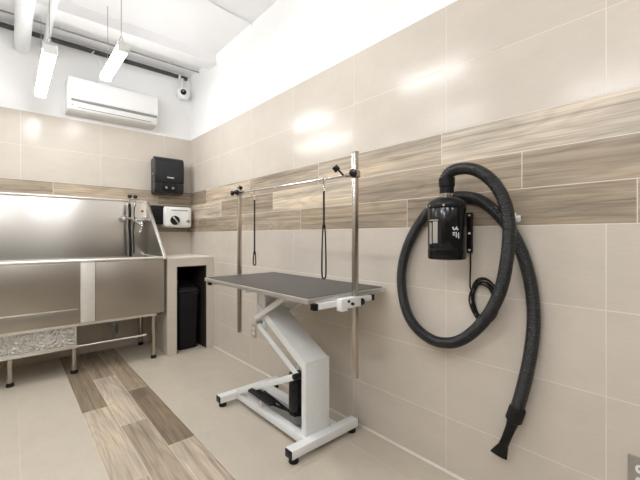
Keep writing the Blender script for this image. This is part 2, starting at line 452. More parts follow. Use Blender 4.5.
# ------------------------------------------------------------------ linear lamps
def lamp_at(x, y0, y1, z, label, proto=None):
    if proto is not None:
        c = copy_tree(proto); c.location = (x, y0, z); c['label'] = label; return c
    r = thing('linear_lamp', label, 'lamp', (x, y0, z), 'hanging linear lamps')
    b = BM(); box(b, x - 0.030, x + 0.030, y0, y1, z + 0.052, z + 0.066, 0.004); obj('housing', b, M['white_metal'], r)
    b = BM(); prism(b, [(x - 0.034, z + 0.052), (x - 0.037, z + 0.030), (x - 0.028, z + 0.006), (x, z), (x + 0.028, z + 0.006), (x + 0.037, z + 0.030), (x + 0.034, z + 0.052)], 'y', y0 + 0.012, y1 - 0.012, 0.003); obj('diffuser', b, M['lamp'], r)
    for y in (y0, y1 - 0.012):
        b = BM(); box(b, x - 0.038, x + 0.038, y, y + 0.012, z - 0.002, z + 0.068, 0.003); obj('end_cap', b, M['white_plastic'], r)
    for y in (y0 + 0.08, y1 - 0.08):
        b = BM(); sweep(b, [(x - 0.03, y, z + 0.06), (x, y, z + 0.14), (x, y, CZ - 0.003)], 0.0022, 6); sweep(b, [(x + 0.03, y, z + 0.06), (x, y, z + 0.14)], 0.0022, 6); obj('hanger_wire', b, M['mid_grey'], r)
    return r
lp = lamp_at(0.595, 2.72, 3.34, 2.41, 'slim bright lamp bar hanging in front of the air conditioner')
lamp_at(0.195, 2.78, 3.72, 2.285, 'glaring lamp bar hanging left of the air conditioner, beneath the white pipes')
for (x, y) in ((0.58, 1.24), (-0.5, 1.6), (-1.3, 2.8), (-0.7, 0.3), (-0.5, -0.7), (0.3, -0.6), (-1.6, -0.2), (-1.3, 0.6), (0.4, -1.5)):  # first lamp follows a wall reflection, the rest are added to even the light
    lamp_at(x, y, y + .62, 2.41, 'one of the unseen lamp bars around the viewpoint, most added to light the room', lp)

# ------------------------------------------------------------------ air conditioner
r = thing('air_conditioner', 'white split air conditioner mounted high on the back wall', 'air conditioner', (0.775, 3.97, 2.28))
b = BM(); prism(b, [(WY + 0.0005, 2.585), (3.885, 2.585), (3.862, 2.565), (3.862, 2.375), (3.875, 2.365), (3.90, 2.30), (3.94, 2.283), (WY + 0.0005, 2.283)], 'x', 0.395, 1.16, 0.004); obj('body', b, M['white_plastic'], r)
b = BM(); box(b, 0.40, 1.155, 3.853, 3.864, 2.385, 2.572, 0.004); obj('front_panel', b, M['white_plastic'], r)
b = BM(); box(b, 0.42, 1.15, 3.858, 3.872, 2.363, 2.383, 0.002); obj('air_slot', b, M['grey_slot'], r)
b = BM(); prism(b, [(3.868, 2.352), (3.876, 2.355), (3.905, 2.300), (3.897, 2.297)], 'x', 0.44, 1.12, 0.001); obj('louver', b, M['white_plastic'], r)
b = BM(); prism(b, [(3.884, 2.318), (3.889, 2.320), (3.892, 2.314), (3.887, 2.312)], 'x', 0.47, 1.10); obj('louver_gap', b, M['grey_slot'], r)
b = BM(); cyl(b, (0.43, 3.872, 2.33), (0.43, 3.880, 2.33), 0.008, segs=12); obj('indicator', b, M['mid_grey'], r)

# ------------------------------------------------------------------ security camera
r = thing('security_camera', 'small white dome security camera hanging in the back corner', 'camera', (1.475, 4.0, 2.68))
b = BM(); cyl(b, (1.47, 4.03, 2.78), (1.47, 4.03, 2.918), 0.009, segs=12); cyl(b, (1.47, 4.03, 2.908), (1.47, 4.03, 2.918), 0.018, segs=14); obj('stem', b, M['white_plastic'], r)
b = BM(); ball(b, (1.475, 4.0, 2.735), 0.074, (1, 0.9, 0.86), 28); cyl(b, (1.475, 4.0, 2.735), (1.475, WY + 0.0005, 2.735), 0.05, segs=24); obj('housing', b, M['white_plastic'], r, 60)
b = BM(); ball(b, (1.458, 3.955, 2.738), 0.034, (1, 1, 1), 22); o = obj('lens_ball', b, M['black_gloss'], r, 60)
b = BM(); ball(b, (1.447, 3.926, 2.740), 0.010, (1, 1, 1), 14); obj('lens', b, M['mid_grey'], o, 60)

# ------------------------------------------------------------------ paper towel dispenser
r = thing('paper_towel_dispenser', 'black paper towel dispenser on the back wall above the white control box', 'dispenser', (1.295, 4.0, 1.585))
b = BM(); box(b, 1.150, 1.440, 3.96, WY + 0.0005, 1.59, 1.975, 0.02, 3); obj('back_housing', b, M['black_plastic'], r)
b = BM(); prism(b, [(3.99, 1.985), (3.945, 1.983), (3.915, 1.965), (3.902, 1.93), (3.898, 1.80), (3.90, 1.71), (3.99, 1.70)], 'x', 1.144, 1.446, 0.008, 3); cov = obj('cover', b, M['smoke'], r)
b = BM(); prism(b, [(3.99, 1.702), (3.902, 1.708), (3.908, 1.625), (3.925, 1.598), (3.99, 1.588)], 'x', 1.146, 1.444, 0.006, 3); obj('lower_housing', b, M['smoke'], r)
b = BM(); prism(b, [(1.225, 1.700), (1.365, 1.700), (1.375, 1.655), (1.345, 1.612), (1.245, 1.612), (1.215, 1.655)], 'y', 3.899, 3.912, 0.002); obj('paper_slot', b, M['black_gloss'], r)
for x in (1.255, 1.325): b = BM(); cyl(b, (x, 3.892, 1.655), (x, 3.902, 1.650), 0.014, segs=16); obj('hand_sensor', b, M['grey_print'], r)
b = BM()
for i, (dx, h) in enumerate(((0, .013), (.013, .009), (.024, .009), (.035, .012), (.047, .009), (.058, .009))):
    box(b, 1.268 + dx, 1.276 + dx, 3.894, 3.899, 1.757, 1.757 + h)
obj('maker_mark', b, M['ink'], cov)
b = BM(); cyl(b, (1.140, 3.97, 1.80), (1.146, 3.97, 1.80), 0.012, segs=14); obj('lock', b, M['mid_grey'], r)

# ------------------------------------------------------------------ control box
r = thing('control_box', 'white wall unit with black dial and black side below the towel dispenser', 'control box', (1.34, 4.0, 1.228))
b = BM(); box(b, 1.125, 1.25, 3.94, WY + 0.0005, 1.262, 1.462, 0.012, 3); o = obj('motor_housing', b, M['black_plastic'], r)
b = BM()
for i in range(5): box(b, 1.135, 1.215, 3.934, 3.942, 1.288 + i * 0.033, 1.300 + i * 0.033, 0.002)
obj('cooling_ribs', b, M['black_rubber'], o)
b = BM(); box(b, 1.238, 1.535, 3.905, WY + 0.0005, 1.232, 1.456, 0.028, 4); fc = obj('housing', b, M['white_plastic'], r)
b = BM(); cyl(b, (1.348, 3.906, 1.308), (1.348, 3.880, 1.308), 0.050, 0.045, 28, 0.004); d = obj('dial', b, M['black_plastic'], r)
b = BM(); box(b, -0.008, 0.008, -0.006, 0.006, -0.045, 0.045, 0.002, 2, Matrix.Translation((1.348, 3.876, 1.308)) @ Matrix.Rotation(math.radians(-40), 4, 'Y')); obj('dial_grip', b, M['chrome'], d)
b = BM(); prism(b, [(1.468, 1.300), (1.492, 1.322), (1.516, 1.300), (1.492, 1.278)], 'y', 3.900, 3.908, 0.001); obj('badge', b, M['mid_grey'], r)
b = BM()
for k in range(11): box(b, 1.315 + k * 0.0165, 1.315 + k * 0.0165 + 0.010, 3.902, 3.907, 1.412, 1.424)
obj('printed_line', b, M['grey_print'], fc)

# ------------------------------------------------------------------ tiled niche
T = Tiles()
NX0, NY, NT = 1.122, 3.455, 0.930
def nb(x0, x1, y0, y1, z0, z1, s):
    fr = lambda u, v, d: (u, y0 + 0.003 - d, v)
    bm_slab(x0, x1, y0 + 0.003, y1, z0, z1)
def bm_slab(x0, x1, y0, y1, z0, z1, slot=0):
    T.slab(lambda u, v, d: (u, d, v), x0, x1, z0, z1, y0, y1, slot)
W = WX - 0.0005
bm_slab(NX0, 1.210, NY, WY + 0.0005, 0.0, 0.842, 1); bm_slab(1.508, W, NY, WY + 0.0005, 0.0, 0.842, 1)
bm_slab(NX0, W, NY, WY + 0.0005, 0.842, NT - 0.012, 1)
bm_slab(NX0, W, NY - 0.006, WY + 0.0005, NT - 0.012, NT, 2)
fr = lambda u, v, d: (u, NY - d, v)
for (a, b_, c, d_) in ((NX0, 1.210, 0.0, 0.40), (NX0, 1.210, 0.40, 0.842), (1.508, W, 0, 0.40), (1.508, W, 0.40, 0.842), (NX0, W, 0.842, NT - 0.012)):
    T.quad_slab(fr, a, b_, c, d_, 0.003, 1, gap=0.001)
nic = T.build('tiled_niche', [M['grout'], M['tile'], M['grout']], kind=None)
tag(nic, 'beige tiled half-height niche in the corner, holding the black bin', 'niche')

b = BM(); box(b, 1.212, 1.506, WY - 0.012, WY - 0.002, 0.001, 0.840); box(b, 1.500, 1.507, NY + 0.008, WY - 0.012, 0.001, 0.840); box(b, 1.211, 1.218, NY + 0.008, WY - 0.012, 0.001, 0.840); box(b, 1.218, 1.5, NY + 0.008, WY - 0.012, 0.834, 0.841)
obj('inner_panels', b, M['inner_panels'], nic)  # thin dark panels over the niche's inner back, sides and top

# bin
r = thing('trash_can', 'tall slim black trash can standing in the tiled niche', 'trash can', (1.355, 3.70, 0))
b = BM()
def rrect(x0, x1, y0, y1, rad, n=5):
    out = []
    for cx, cy, a0 in ((x1 - rad, y1 - rad, 0), (x0 + rad, y1 - rad, 90), (x0 + rad, y0 + rad, 180), (x1 - rad, y0 + rad, 270)):
        for k in range(n + 1):
            a = math.radians(a0 + 90 * k / n); out.append((cx + rad * math.cos(a), cy + rad * math.sin(a)))
    return out
def loft(bm, loops):
    rings = [[bm.verts.new((x, y, z)) for x, y in pts] for pts, z in loops]
    n = len(rings[0])
    for A, B in zip(rings, rings[1:]):
        for k in range(n): bm.faces.new((A[k], A[(k + 1) % n], B[(k + 1) % n], B[k]))
    bm.faces.new(rings[0][::-1]); bm.faces.new(rings[-1])
    return bm
loft(b, [(rrect(1.262, 1.448, 3.555, 3.86, 0.03), 0.0), (rrect(1.255, 1.455, 3.545, 3.87, 0.03), 0.02), (rrect(1.245, 1.465, 3.53, 3.885, 0.03), 0.56)])
obj('bin_body', b, M['black_plastic'], r)
b = BM(); loft(b, [(rrect(1.238, 1.472, 3.522, 3.893, 0.03), 0.555), (rrect(1.238, 1.472, 3.522, 3.893, 0.03), 0.59), (rrect(1.25, 1.46, 3.55, 3.865, 0.04), 0.63), (rrect(1.29, 1.42, 3.62, 3.80, 0.05), 0.665)])
ld = obj('lid', b, M['black_plastic'], r)
b = BM(); box(b, 1.27, 1.44, 3.518, 3.526, 0.562, 0.583, 0.002); obj('lid_lip', b, M['black_gloss'], ld)
b = BM(); sweep(b, spline([(1.30, WY - 0.3, 0.70), (1.30, 3.75, 0.71), (1.30, 3.735, 0.75), (1.31, 3.73, 0.78)], 6), 0.009, 12); cyl(b, (1.30, WY + 0.0005, 0.70), (1.30, WY - 0.3, 0.70), 0.009, segs=12)
tag(obj('pipe_stub', b, M['chrome']), 'small shiny pipe end inside the niche above the bin', 'pipe')

# ------------------------------------------------------------------ stainless dog bath
BX0, BX1, BF, BB = -0.44, 1.095, 3.45, 4.05
r = thing('dog_bath', 'stainless steel dog wash tub on legs with tall backsplash along the back wall', 'tub', (0.33, 3.76, 0))
ZB, ZT = 0.425, 0.935
b = BM()
# open basin: front, sides, back, floor
box(b, BX0, BX1, BF + 0.006, BF + 0.022, ZB, ZT - 0.008, 0.002); box(b, BX0, BX0 + 0.016, BF + 0.02, BB, ZB, ZT - 0.008, 0.002)
box(b, BX1 - 0.016, BX1, BF + 0.02, BB, ZB, ZT - 0.008, 0.002); box(b, BX0, BX1, BB - 0.016, BB, ZB, ZT - 0.008, 0.002); box(b, BX0 + 0.01, BX1 - 0.01, BF + 0.01, BB - 0.01, ZB, ZB + 0.02)
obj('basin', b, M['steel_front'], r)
b = BM(); sweep(b, [(BX0, BF + 0.010, ZT), (BX1 - 0.004, BF + 0.010, ZT)], 0.013, 12)
sweep(b, [(BX1 - 0.010, BF + 0.01, ZT), (BX1 - 0.010, BB - 0.01, ZT)], 0.011, 12); sweep(b, [(BX0 + 0.010, BF + 0.01, ZT), (BX0 + 0.010, BB - 0.01, ZT)], 0.011, 12); obj('rim', b, M['steel_bright'], r)
# backsplash and right splash guard
b = BM(); box(b, BX0, BX1 + 0.01, BB - 0.004, BB + 0.004, ZT - 0.01, 1.500, 0.001); obj('backsplash', b, M['steel'], r)
b = BM(); box(b, BX0, BX1 + 0.022, BB - 0.012, WY - 0.002, 1.492, 1.512, 0.003); obj('backsplash_edge', b, M['steel_bright'], r)
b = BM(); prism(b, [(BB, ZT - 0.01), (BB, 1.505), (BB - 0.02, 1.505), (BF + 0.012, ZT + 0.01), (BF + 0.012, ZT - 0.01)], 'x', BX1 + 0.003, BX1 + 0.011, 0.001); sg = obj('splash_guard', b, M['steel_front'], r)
b = BM(); sqtube(b, (BX1 + 0.008, BF + 0.006, ZT - 0.012), (BX1 + 0.008, BB - 0.012, 1.505), 0.026, 0.02, 0.003); obj('guard_edge', b, M['steel_bright'], sg)
# left door, jamb strip, right panel
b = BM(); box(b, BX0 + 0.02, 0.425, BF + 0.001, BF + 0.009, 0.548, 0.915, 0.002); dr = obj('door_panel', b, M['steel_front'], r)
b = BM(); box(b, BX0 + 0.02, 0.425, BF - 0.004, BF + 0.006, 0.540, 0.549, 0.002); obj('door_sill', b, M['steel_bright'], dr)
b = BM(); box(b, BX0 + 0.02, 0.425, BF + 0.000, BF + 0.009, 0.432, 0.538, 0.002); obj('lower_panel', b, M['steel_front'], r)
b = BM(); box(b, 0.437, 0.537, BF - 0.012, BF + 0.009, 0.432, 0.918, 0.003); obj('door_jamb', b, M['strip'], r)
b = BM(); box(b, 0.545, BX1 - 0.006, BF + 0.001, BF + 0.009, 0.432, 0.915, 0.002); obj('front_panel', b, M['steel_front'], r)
# frame under the basin
b = BM(); box(b, BX0, BX1 - 0.03, BF + 0.01, BF + 0.05, 0.402, 0.425, 0.003); box(b, BX0, BX1 - 0.03, BB - 0.05, BB - 0.01, 0.402, 0.425, 0.003)
for x in (BX0 + 0.0, BX1 - 0.07): box(b, x, x + 0.04, BF + 0.01, BB - 0.01, 0.402, 0.425, 0.003)
obj('under_frame', b, M['steel_bright'], r)
for (x, y) in ((0.005, 3.545), (0.405, 3.545), (1.012, 3.50), (1.035, 4.02), (BX0 + 0.03, 3.545), (BX0 + 0.03, 4.02)):
    b = BM(); cyl(b, (x, y, 0.02), (x, y, 0.405), 0.018, segs=18); lg = obj('leg', b, M['post'], r)
    b = BM(); cyl(b, (x, y, 0.0), (x, y, 0.03), 0.026, 0.022, 18, 0.004); obj('foot', b, M['black_rubber'], lg)
b = BM(); sqtube(b, (BX0 + 0.02, 3.495, 0.236), (0.42, 3.495, 0.236), 0.035, 0.032, 0.003); cyl(b, (0.40, 3.50, 0.228), (0.935, 3.50, 0.228), 0.008, segs=12); cyl(b, (0.925, 3.50, 0.228), (0.945, 3.50, 0.228), 0.011, segs=12)
obj('slide_rail', b, M['steel_bright'], r)
b = BM(); box(b, BX0 + 0.05, 0.405, 3.478, 3.522, 0.252, 0.400, 0.008, 2); rp = obj('ramp', b, M['speckle'], r)
rp['label'] = 'speckled pull-out ramp'
b = BM(); box(b, 0.404, 0.414, 3.475, 3.525, 0.250, 0.401, 0.003); obj('ramp_edge', b, M['steel_bright'], rp)
b = BM(); cyl(b, (0.74, 3.82, 0.425), (0.74, 3.82, 0.335), 0.024, segs=18); cyl(b, (0.74, 3.82, 0.345), (0.74, 3.82, 0.28), 0.036, 0.030, 18, 0.004)
sweep(b, spline([(0.74, 3.82, 0.30), (0.74, 3.82, 0.22), (0.76, 3.85, 0.19), (0.78, 3.90, 0.22), (0.79, 3.96, 0.26), (0.79, WY - 0.002, 0.26)], 6), 0.022, 14); obj('drain_pipe', b, M['mid_grey'], r)

# faucet and sprayer on the backsplash
r = thing('tub_faucet', 'chrome mixer faucet on the tub backsplash beside the sprayer hose', 'faucet', (1.02, 4.0, 1.22))
b = BM(); cyl(b, (0.975, 3.985, 1.305), (1.09, 3.985, 1.305), 0.017, segs=16, bev=0.004)
for x in (0.995, 1.07): cyl(b, (x, 3.985, 1.305), (x, BB - 0.004, 1.305), 0.014, segs=14); cyl(b, (x, BB - 0.016, 1.305), (x, BB - 0.004, 1.305), 0.028, segs=18)
obj('valve_body', b, M['chrome'], r)
b = BM(); sweep(b, spline([(1.035, 3.985, 1.30), (1.035, 3.97, 1.25), (1.03, 3.94, 1.215), (1.0, 3.88, 1.205), (0.985, 3.85, 1.185)], 6), 0.011, 12); obj('spout', b, M['chrome'], r)
b = BM(); cyl(b, (1.09, 3.985, 1.305), (1.098, 3.985, 1.305), 0.02, segs=14); sqtube(b, (1.06, 3.965, 1.31), (1.055, 3.89, 1.335), 0.014, 0.008, 0.002); obj('lever', b, M['chrome'], r)
b = BM(); cyl(b, (1.058, BB - 0.006, 1.40), (1.058, BB - 0.014, 1.40), 0.012, segs=14); obj('hot_mark', b, M['red'], r)
r = thing('hand_sprayer', 'chrome hand sprayer with black hose hanging on the tub backsplash', 'sprayer', (0.93, 4.0, 0.95))
b = BM(); sweep(b, [(0.875, 3.955, 1.325), (0.885, 3.962, 1.325), (0.93, 3.975, 1.315), (0.98, 3.975, 1.285), (1.025, 3.965, 1.255)], [0.012, 0.016, 0.014, 0.013, 0.012], 14); obj('spray_handle', b, M['chrome'], r)
b = BM(); sweep(b, [(0.893, 3.965, 1.33), (0.872, 3.952, 1.322), (0.842, 3.936, 1.300), (0.835, 3.932, 1.295)], [0.014, 0.026, 0.032, 0.030], 18); obj('spray_head', b, M['chrome'], r)
b = BM(); sweep(b, spline([(0.925, 3.995, 1.47), (0.926, 3.99, 1.38), (0.922, 3.99, 1.25), (0.93, 3.99, 1.10), (0.932, 3.99, 0.99), (0.935, 4.0, 0.93)], 8), 0.012, 12); obj('hose', b, M['black_rubber'], r)
b = BM(); sweep(b, spline([(0.975, 4.015, 1.44), (0.97, 4.01, 1.36), (0.975, 4.01, 1.30), (0.962, 4.01, 1.20), (0.968, 4.01, 1.08), (0.972, 4.015, 0.96)], 8), 0.006, 10); obj('hose', b, M['black_rubber'], r)
for i, x in enumerate((0.932, 0.985)):
    rr = thing('valve_stem', ('left' if i == 0 else 'right') + ' black-knobbed chrome stem sticking up over the backsplash edge', 'knob', (x, 4.02, 1.44), 'knobbed stems')
    b = BM(); cyl(b, (x, 4.02, 1.44), (x, 4.02, 1.535), 0.008, segs=12); box(b, x - 0.012, x + 0.012, 4.018, BB - 0.003, 1.46, 1.475, 0.002); obj('stem', b, M['chrome'], rr)
    b = BM(); ball(b, (x, 4.02, 1.545), 0.021, (1, 1, 0.95), 18); obj('knob', b, M['black_gloss'], rr, 60)

# ------------------------------------------------------------------ grooming table
TX0, TX1, TY0, TY1, TZ = 0.996, 1.568, 1.222, 2.325, 0.855
r = thing('grooming_table', 'grooming table with grey rubber top on a white Z-shaped lift base', 'table', (1.28, 1.75, 0))
b = BM(); prism(b, rrect(TX0, TX1, TY0, TY1, 0.016, 6), 'z', TZ - 0.024, TZ - 0.001, 0.003); tt = obj('table_top', b, M['alu'], r)
b = BM(); prism(b, rrect(TX0 + 0.012, TX1 - 0.012, TY0 + 0.012, TY1 - 0.012, 0.010, 6), 'z', TZ - 0.004, TZ + 0.002, 0.001); obj('rubber_mat', b, M['rubber_top'], tt)
b = BM()
for x in (1.13, 1.40): sqtube(b, (x, TY0 + 0.12, TZ - 0.04), (x, TY1 - 0.12, TZ - 0.04), 0.035, 0.03)
for y in (1.56, 1.95): sqtube(b, (1.10, y, TZ - 0.055), (1.43, y, TZ - 0.055), 0.035, 0.03)
obj('top_frame', b, M['white_metal'], r)
# floor frame
def foot_bar(y):
    b = BM(); sqtube(b, (1.045, y, 0.053), (1.525, y, 0.053), 0.056, 0.046, 0.004); fb = obj('foot_bar', b, M['white_metal'], r)
    for x in (1.040, 1.523): b = BM(); box(b, x, x + 0.007, y - 0.026, y + 0.026, 0.033, 0.073, 0.002); obj('end_cap', b, M['black_plastic'], fb)
    for x in (1.075, 1.495):
        b = BM(); cyl(b, (x, y, 0.0), (x, y, 0.024), 0.026, 0.024, 20, 0.005); cyl(b, (x, y, 0.02), (x, y, 0.034), 0.009, segs=10); obj('rubber_foot', b, M['black_rubber'], fb)
foot_bar(1.42); foot_bar(2.205)
b = BM(); sqtube(b, (1.185, 1.44, 0.053), (1.185, 2.18, 0.053), 0.046, 0.042, 0.003); obj('cross_beam', b, M['white_metal'], r)
b = BM(); sqtube(b, (1.385, 1.44, 0.053), (1.385, 2.18, 0.053), 0.046, 0.042, 0.003); obj('cross_beam', b, M['white_metal'], r)
b = BM(); box(b, 1.20, 1.37, 1.44, 2.19, 0.034, 0.040); obj('base_plate', b, M['grey_metal'], r)
# column: channel open to the far side
b = BM(); box(b, 1.176, 1.346, 1.448, 1.454, 0.03, 0.466, 0.0015); box(b, 1.176, 1.182, 1.450, 1.484, 0.03, 0.462, 0.0015); box(b, 1.340, 1.346, 1.450, 1.484, 0.03, 0.462, 0.0015)
obj('column', b, M['white_metal'], r)
# wide arm leaning away up to the pivot
A0, A1 = Vector((1.281, 1.462, 0.440)), Vector((1.281, 1.925, 0.690))
b = BM()
d = (A1 - A0).normalized(); n = Vector((0, -d.z, d.y))
def arm_slab(x0, x1, lo, hi, s0=0.0, s1=0.0):
    L = (A1 - A0).length
    mt = Matrix(((1, 0, 0, 0), (0, d.y, n.y, A0.y), (0, d.z, n.z, A0.z), (0, 0, 0, 1)))
    box(b, x0, x1, -s0, L + s1, lo, hi, 0.002, 2, mt)
arm_slab(1.178, 1.344, 0.016, 0.022); arm_slab(1.178, 1.184, -0.026, 0.020); arm_slab(1.338, 1.344, -0.026, 0.020)
obj('lift_arm', b, M['white_metal'], r)
b = BM(); sqtube(b, (1.168, 1.505, 0.384), (1.168, 1.905, 0.585), 0.012, 0.030, 0.002); obj('link_bar', b, M['white_metal'], r)
b = BM(); sqtube(b, (1.356, 1.505, 0.384), (1.356, 1.905, 0.585), 0.012, 0.030, 0.002); obj('link_bar', b, M['white_metal'], r)
b = BM(); box(b, 1.190, 1.202, 1.865, 1.955, 0.555, TZ - 0.03, 0.002); box(b, 1.322, 1.334, 1.865, 1.955, 0.555, TZ - 0.03, 0.002); box(b, 1.19, 1.334, 1.945, 1.955, 0.60, TZ - 0.03); obj('pivot_bracket', b, M['white_metal'], r)
b = BM(); sqtube(b, (1.160, 1.93, 0.622), (1.160, 1.60, 0.800), 0.014, 0.032, 0.002); obj('brace', b, M['white_metal'], r)
b = BM(); sqtube(b, (1.366, 1.93, 0.622), (1.366, 1.60, 0.800), 0.014, 0.032, 0.002); obj('brace', b, M['white_metal'], r)
b = BM(); sqtube(b, (1.165, 2.165, 0.080), (1.162, 1.505, 0.384), 0.022, 0.034, 0.003); obj('diagonal_strut', b, M['white_metal'], r)
b = BM(); cyl(b, (1.138, 1.503, 0.384), (1.182, 1.503, 0.384), 0.017, segs=16, bev=0.003); obj('pivot_bolt', b, M['black_plastic'], r)
b = BM(); cyl(b, (1.150, 1.905, 0.600), (1.215, 1.905, 0.600), 0.012, segs=14); obj('pivot_bolt', b, M['grey_metal'], r)
b = BM(); cyl(b, (1.262, 1.640, 0.10), (1.262, 1.640, 0.34), 0.045, segs=26, bev=0.006); pm = obj('hydraulic_pump', b, M['black_gloss'], r)
b = BM(); cyl(b, (1.262, 1.640, 0.05), (1.262, 1.640, 0.105), 0.036, segs=22); obj('pump_base', b, M['mid_grey'], pm)
b = BM(); cyl(b, (1.262, 1.640, 0.33), (1.262, 1.60, 0.47), 0.014, segs=14); obj('piston_rod', b, M['chrome'], pm)
b = BM(); sweep(b, [(1.150, 1.965, 0.166), (1.150, 1.955, 0.168), (1.155, 1.91, 0.168), (1.165, 1.83, 0.152), (1.175, 1.755, 0.142), (1.177, 1.745, 0.142)], [0.018, 0.032, 0.036, 0.033, 0.030, 0.016], 16, flat=0.36); pd = obj('foot_pedal', b, M['black_rubber'], r)
b = BM(); sqtube(b, (1.205, 1.90, 0.160), (1.225, 1.60, 0.110), 0.012, 0.012, 0.002); sqtube(b, (1.170, 1.78, 0.138), (1.25, 1.64, 0.105), 0.012, 0.012, 0.002); obj('pedal_rod', b, M['black_plastic'], pd)
b = BM(); box(b, 1.176, 1.192, 1.880, 1.905, 0.068, 0.158, 0.002); obj('pedal_stand', b, M['white_metal'], r)
# clamp rails under both short edges
for y in (TY0 - 0.004, TY1 + 0.004):
    b = BM(); sqtube(b, (1.045, y, TZ - 0.040), (1.425, y, TZ - 0.040), 0.028, 0.028, 0.003); cr = obj('clamp_rail', b, M['white_metal'], r)
    for x in (1.028, 1.422): b = BM(); box(b, x, x + 0.022, y - 0.0155, y + 0.0155, TZ - 0.0555, TZ - 0.0245, 0.002); obj('end_cap', b, M['black_plastic'], cr)

# ------------------------------------------------------------------ grooming arm frame
AX = 1.280
YN, YF = 1.19, 2.353
r = thing('grooming_stand', 'two tall steel posts with thin crossbar clamped to the grooming table ends', 'stand', (AX, 1.76, 0.414))
for (y, z0, z1) in ((YN, 0.438, 1.552), (YF, 0.426, 1.502)):
    b = BM(); box(b, AX - 0.0125, AX + 0.0125, y - 0.0125, y + 0.0125, z0, z1, 0.003); ps = obj('post', b, M['post'], r)
    b = BM(); box(b, AX - 0.0135, AX + 0.0135, y - 0.0135, y + 0.0135, z1 - 0.006, z1 + 0.003, 0.002); obj('post_cap', b, M['grey_metal'], ps)
for s, y in ((-1, YN), (1, YF)):
    b = BM(); zc = TZ - 0.04
    e = y + s * 0.022
    box(b, 1.165, 1.300, min(y - s * 0.0135, e), max(y - s * 0.0135, e), zc - 0.022, zc + 0.026, 0.003)
    box(b, 1.165, 1.205, min(y - s * 0.0135, e), max(y - s * 0.0135, e), zc - 0.032, zc - 0.020, 0.002)
    cl = obj('clamp', b, M['white_metal'], r)
    b = BM(); cyl(b, (1.300, e - s * 0.012, zc - 0.004), (1.325, e - s * 0.012, zc - 0.004), 0.018, segs=16, bev=0.004); obj('clamp_knob', b, M['black_plastic'], cl); b = BM(); cyl(b, (1.235, e, zc - 0.002), (1.235, e + s * 0.010, zc - 0.002), 0.007, segs=10); cyl(b, (1.21, e, zc + 0.012), (1.21, e + s * 0.006, zc + 0.012), 0.006, segs=10); obj('bolts', b, M['black_plastic'], cl)
b = BM(); cyl(b, (AX - 0.0, YN - 0.01, 1.443), (AX, YF + 0.01, 1.457), 0.0065, segs=14); obj('crossbar', b, M['chrome'], r)
for (y, z) in ((YN, 1.443), (YF, 1.457)):
    b = BM(); box(b, AX - 0.019, AX + 0.019, y - 0.019, y + 0.019, z - 0.018, z + 0.018, 0.004); cyl(b, (AX, y + 0.06, z + 0.001), (AX, y + 0.018, z), 0.011, segs=14) if y < 1.5 else cyl(b, (AX, y - 0.06, z - 0.001), (AX, y - 0.018, z), 0.011, segs=14)
    bk = obj('corner_block', b, M['post'], r)
    # knobs: one facing the room, one on the bar
    q = Vector((AX - 0.02, y - 0.012, z)); b = BM(); cyl(b, q, q + Vector((-0.022, -0.008, 0)), 0.019, segs=18, bev=0.004); obj('knob', b, M['black_gloss'], bk)
    yy = y + 0.055 if y < 1.5 else y + 0.0
    b = BM()
    if y < 1.5:
        cyl(b, (AX, y + 0.075, z), (AX - 0.02, y + 0.095, z + 0.03), 0.005, segs=10); cyl(b, (AX - 0.02, y + 0.10, z + 0.028), (AX - 0.035, y + 0.112, z + 0.050), 0.017, segs=18, bev=0.004)
    else:
        cyl(b, (AX, y - 0.0, z + 0.015), (AX + 0.0, y, z + 0.03), 0.005, segs=10); cyl(b, (AX, y, z + 0.028), (AX + 0.008, y - 0.008, z + 0.05), 0.017, segs=18, bev=0.004)
        cyl(b, (AX - 0.02, y + 0.05, z), (AX - 0.042, y + 0.055, z), 0.018, segs=18, bev=0.004); cyl(b, (AX, y + 0.01, z), (AX - 0.025, y + 0.05, z), 0.005, segs=10)
    obj('knob', b, M['black_gloss'], bk)

# two grooming loops hanging from the crossbar
def noose(y, zbot, zjoin, label):
    zc = 1.443 + (y - YN) / (YF - YN) * 0.014
    r = thing('grooming_noose', label, 'leash', (AX, y, zbot), 'grooming nooses')
    b = BM()
    pts = [(AX + 0.011 * math.sin(a), y, zc - 0.002 + 0.011 * math.cos(a)) for a in [2 * PI * k / 20 for k in range(20)]]
    sweep(b, pts, 0.0025, 8, closed=True)
    cyl(b, (AX, y, zc - 0.012), (AX, y, zc - 0.03), 0.005, segs=10)
    pts = [(AX + 0.007 * math.sin(a), y + 0.004 * math.sin(a), zc - 0.048 + 0.019 * math.cos(a)) for a in [2 * PI * k / 20 for k in range(20)]]
    sweep(b, pts, 0.0026, 8, closed=True)
    obj('snap_hook', b, M['chrome'], r)
    b = BM(); sweep(b, [(AX, y, zc - 0.064), (AX, y, (zc + zjoin) / 2), (AX, y, zjoin)], 0.0055, 10); obj('strap', b, M['leash'], r)
    b = BM(); L = zjoin - zbot; w = 0.013 if L > 0.15 else 0.010
    dx, dy = CS * w, -SN * w
    pr = [(-0.25, 0), (-0.55, .12), (-0.72, .35), (-0.85, .7), (-0.8, .92), (-.4, 1.0), (0.4, 1.0), (0.8, .92), (0.85, .7), (0.72, .35), (0.55, .12), (0.25, 0)]
    sweep(b, spline([(AX + dx * a, y + dy * a, zjoin - L * k) for a, k in pr], 4), 0.0042, 8); obj('loop', b, M['leash'], r)
    b = BM(); box(b, AX - 0.007, AX + 0.007, y - 0.007, y + 0.007, zjoin - 0.012, zjoin + 0.010, 0.002); obj('slider', b, M['black_plastic'], r)
noose(1.42, 0.909, 1.19, 'black grooming loop on the crossbar nearer the right post, long open loop')
noose(2.14, 0.936, 1.02, 'black grooming loop on the crossbar nearer the left post, almost closed')

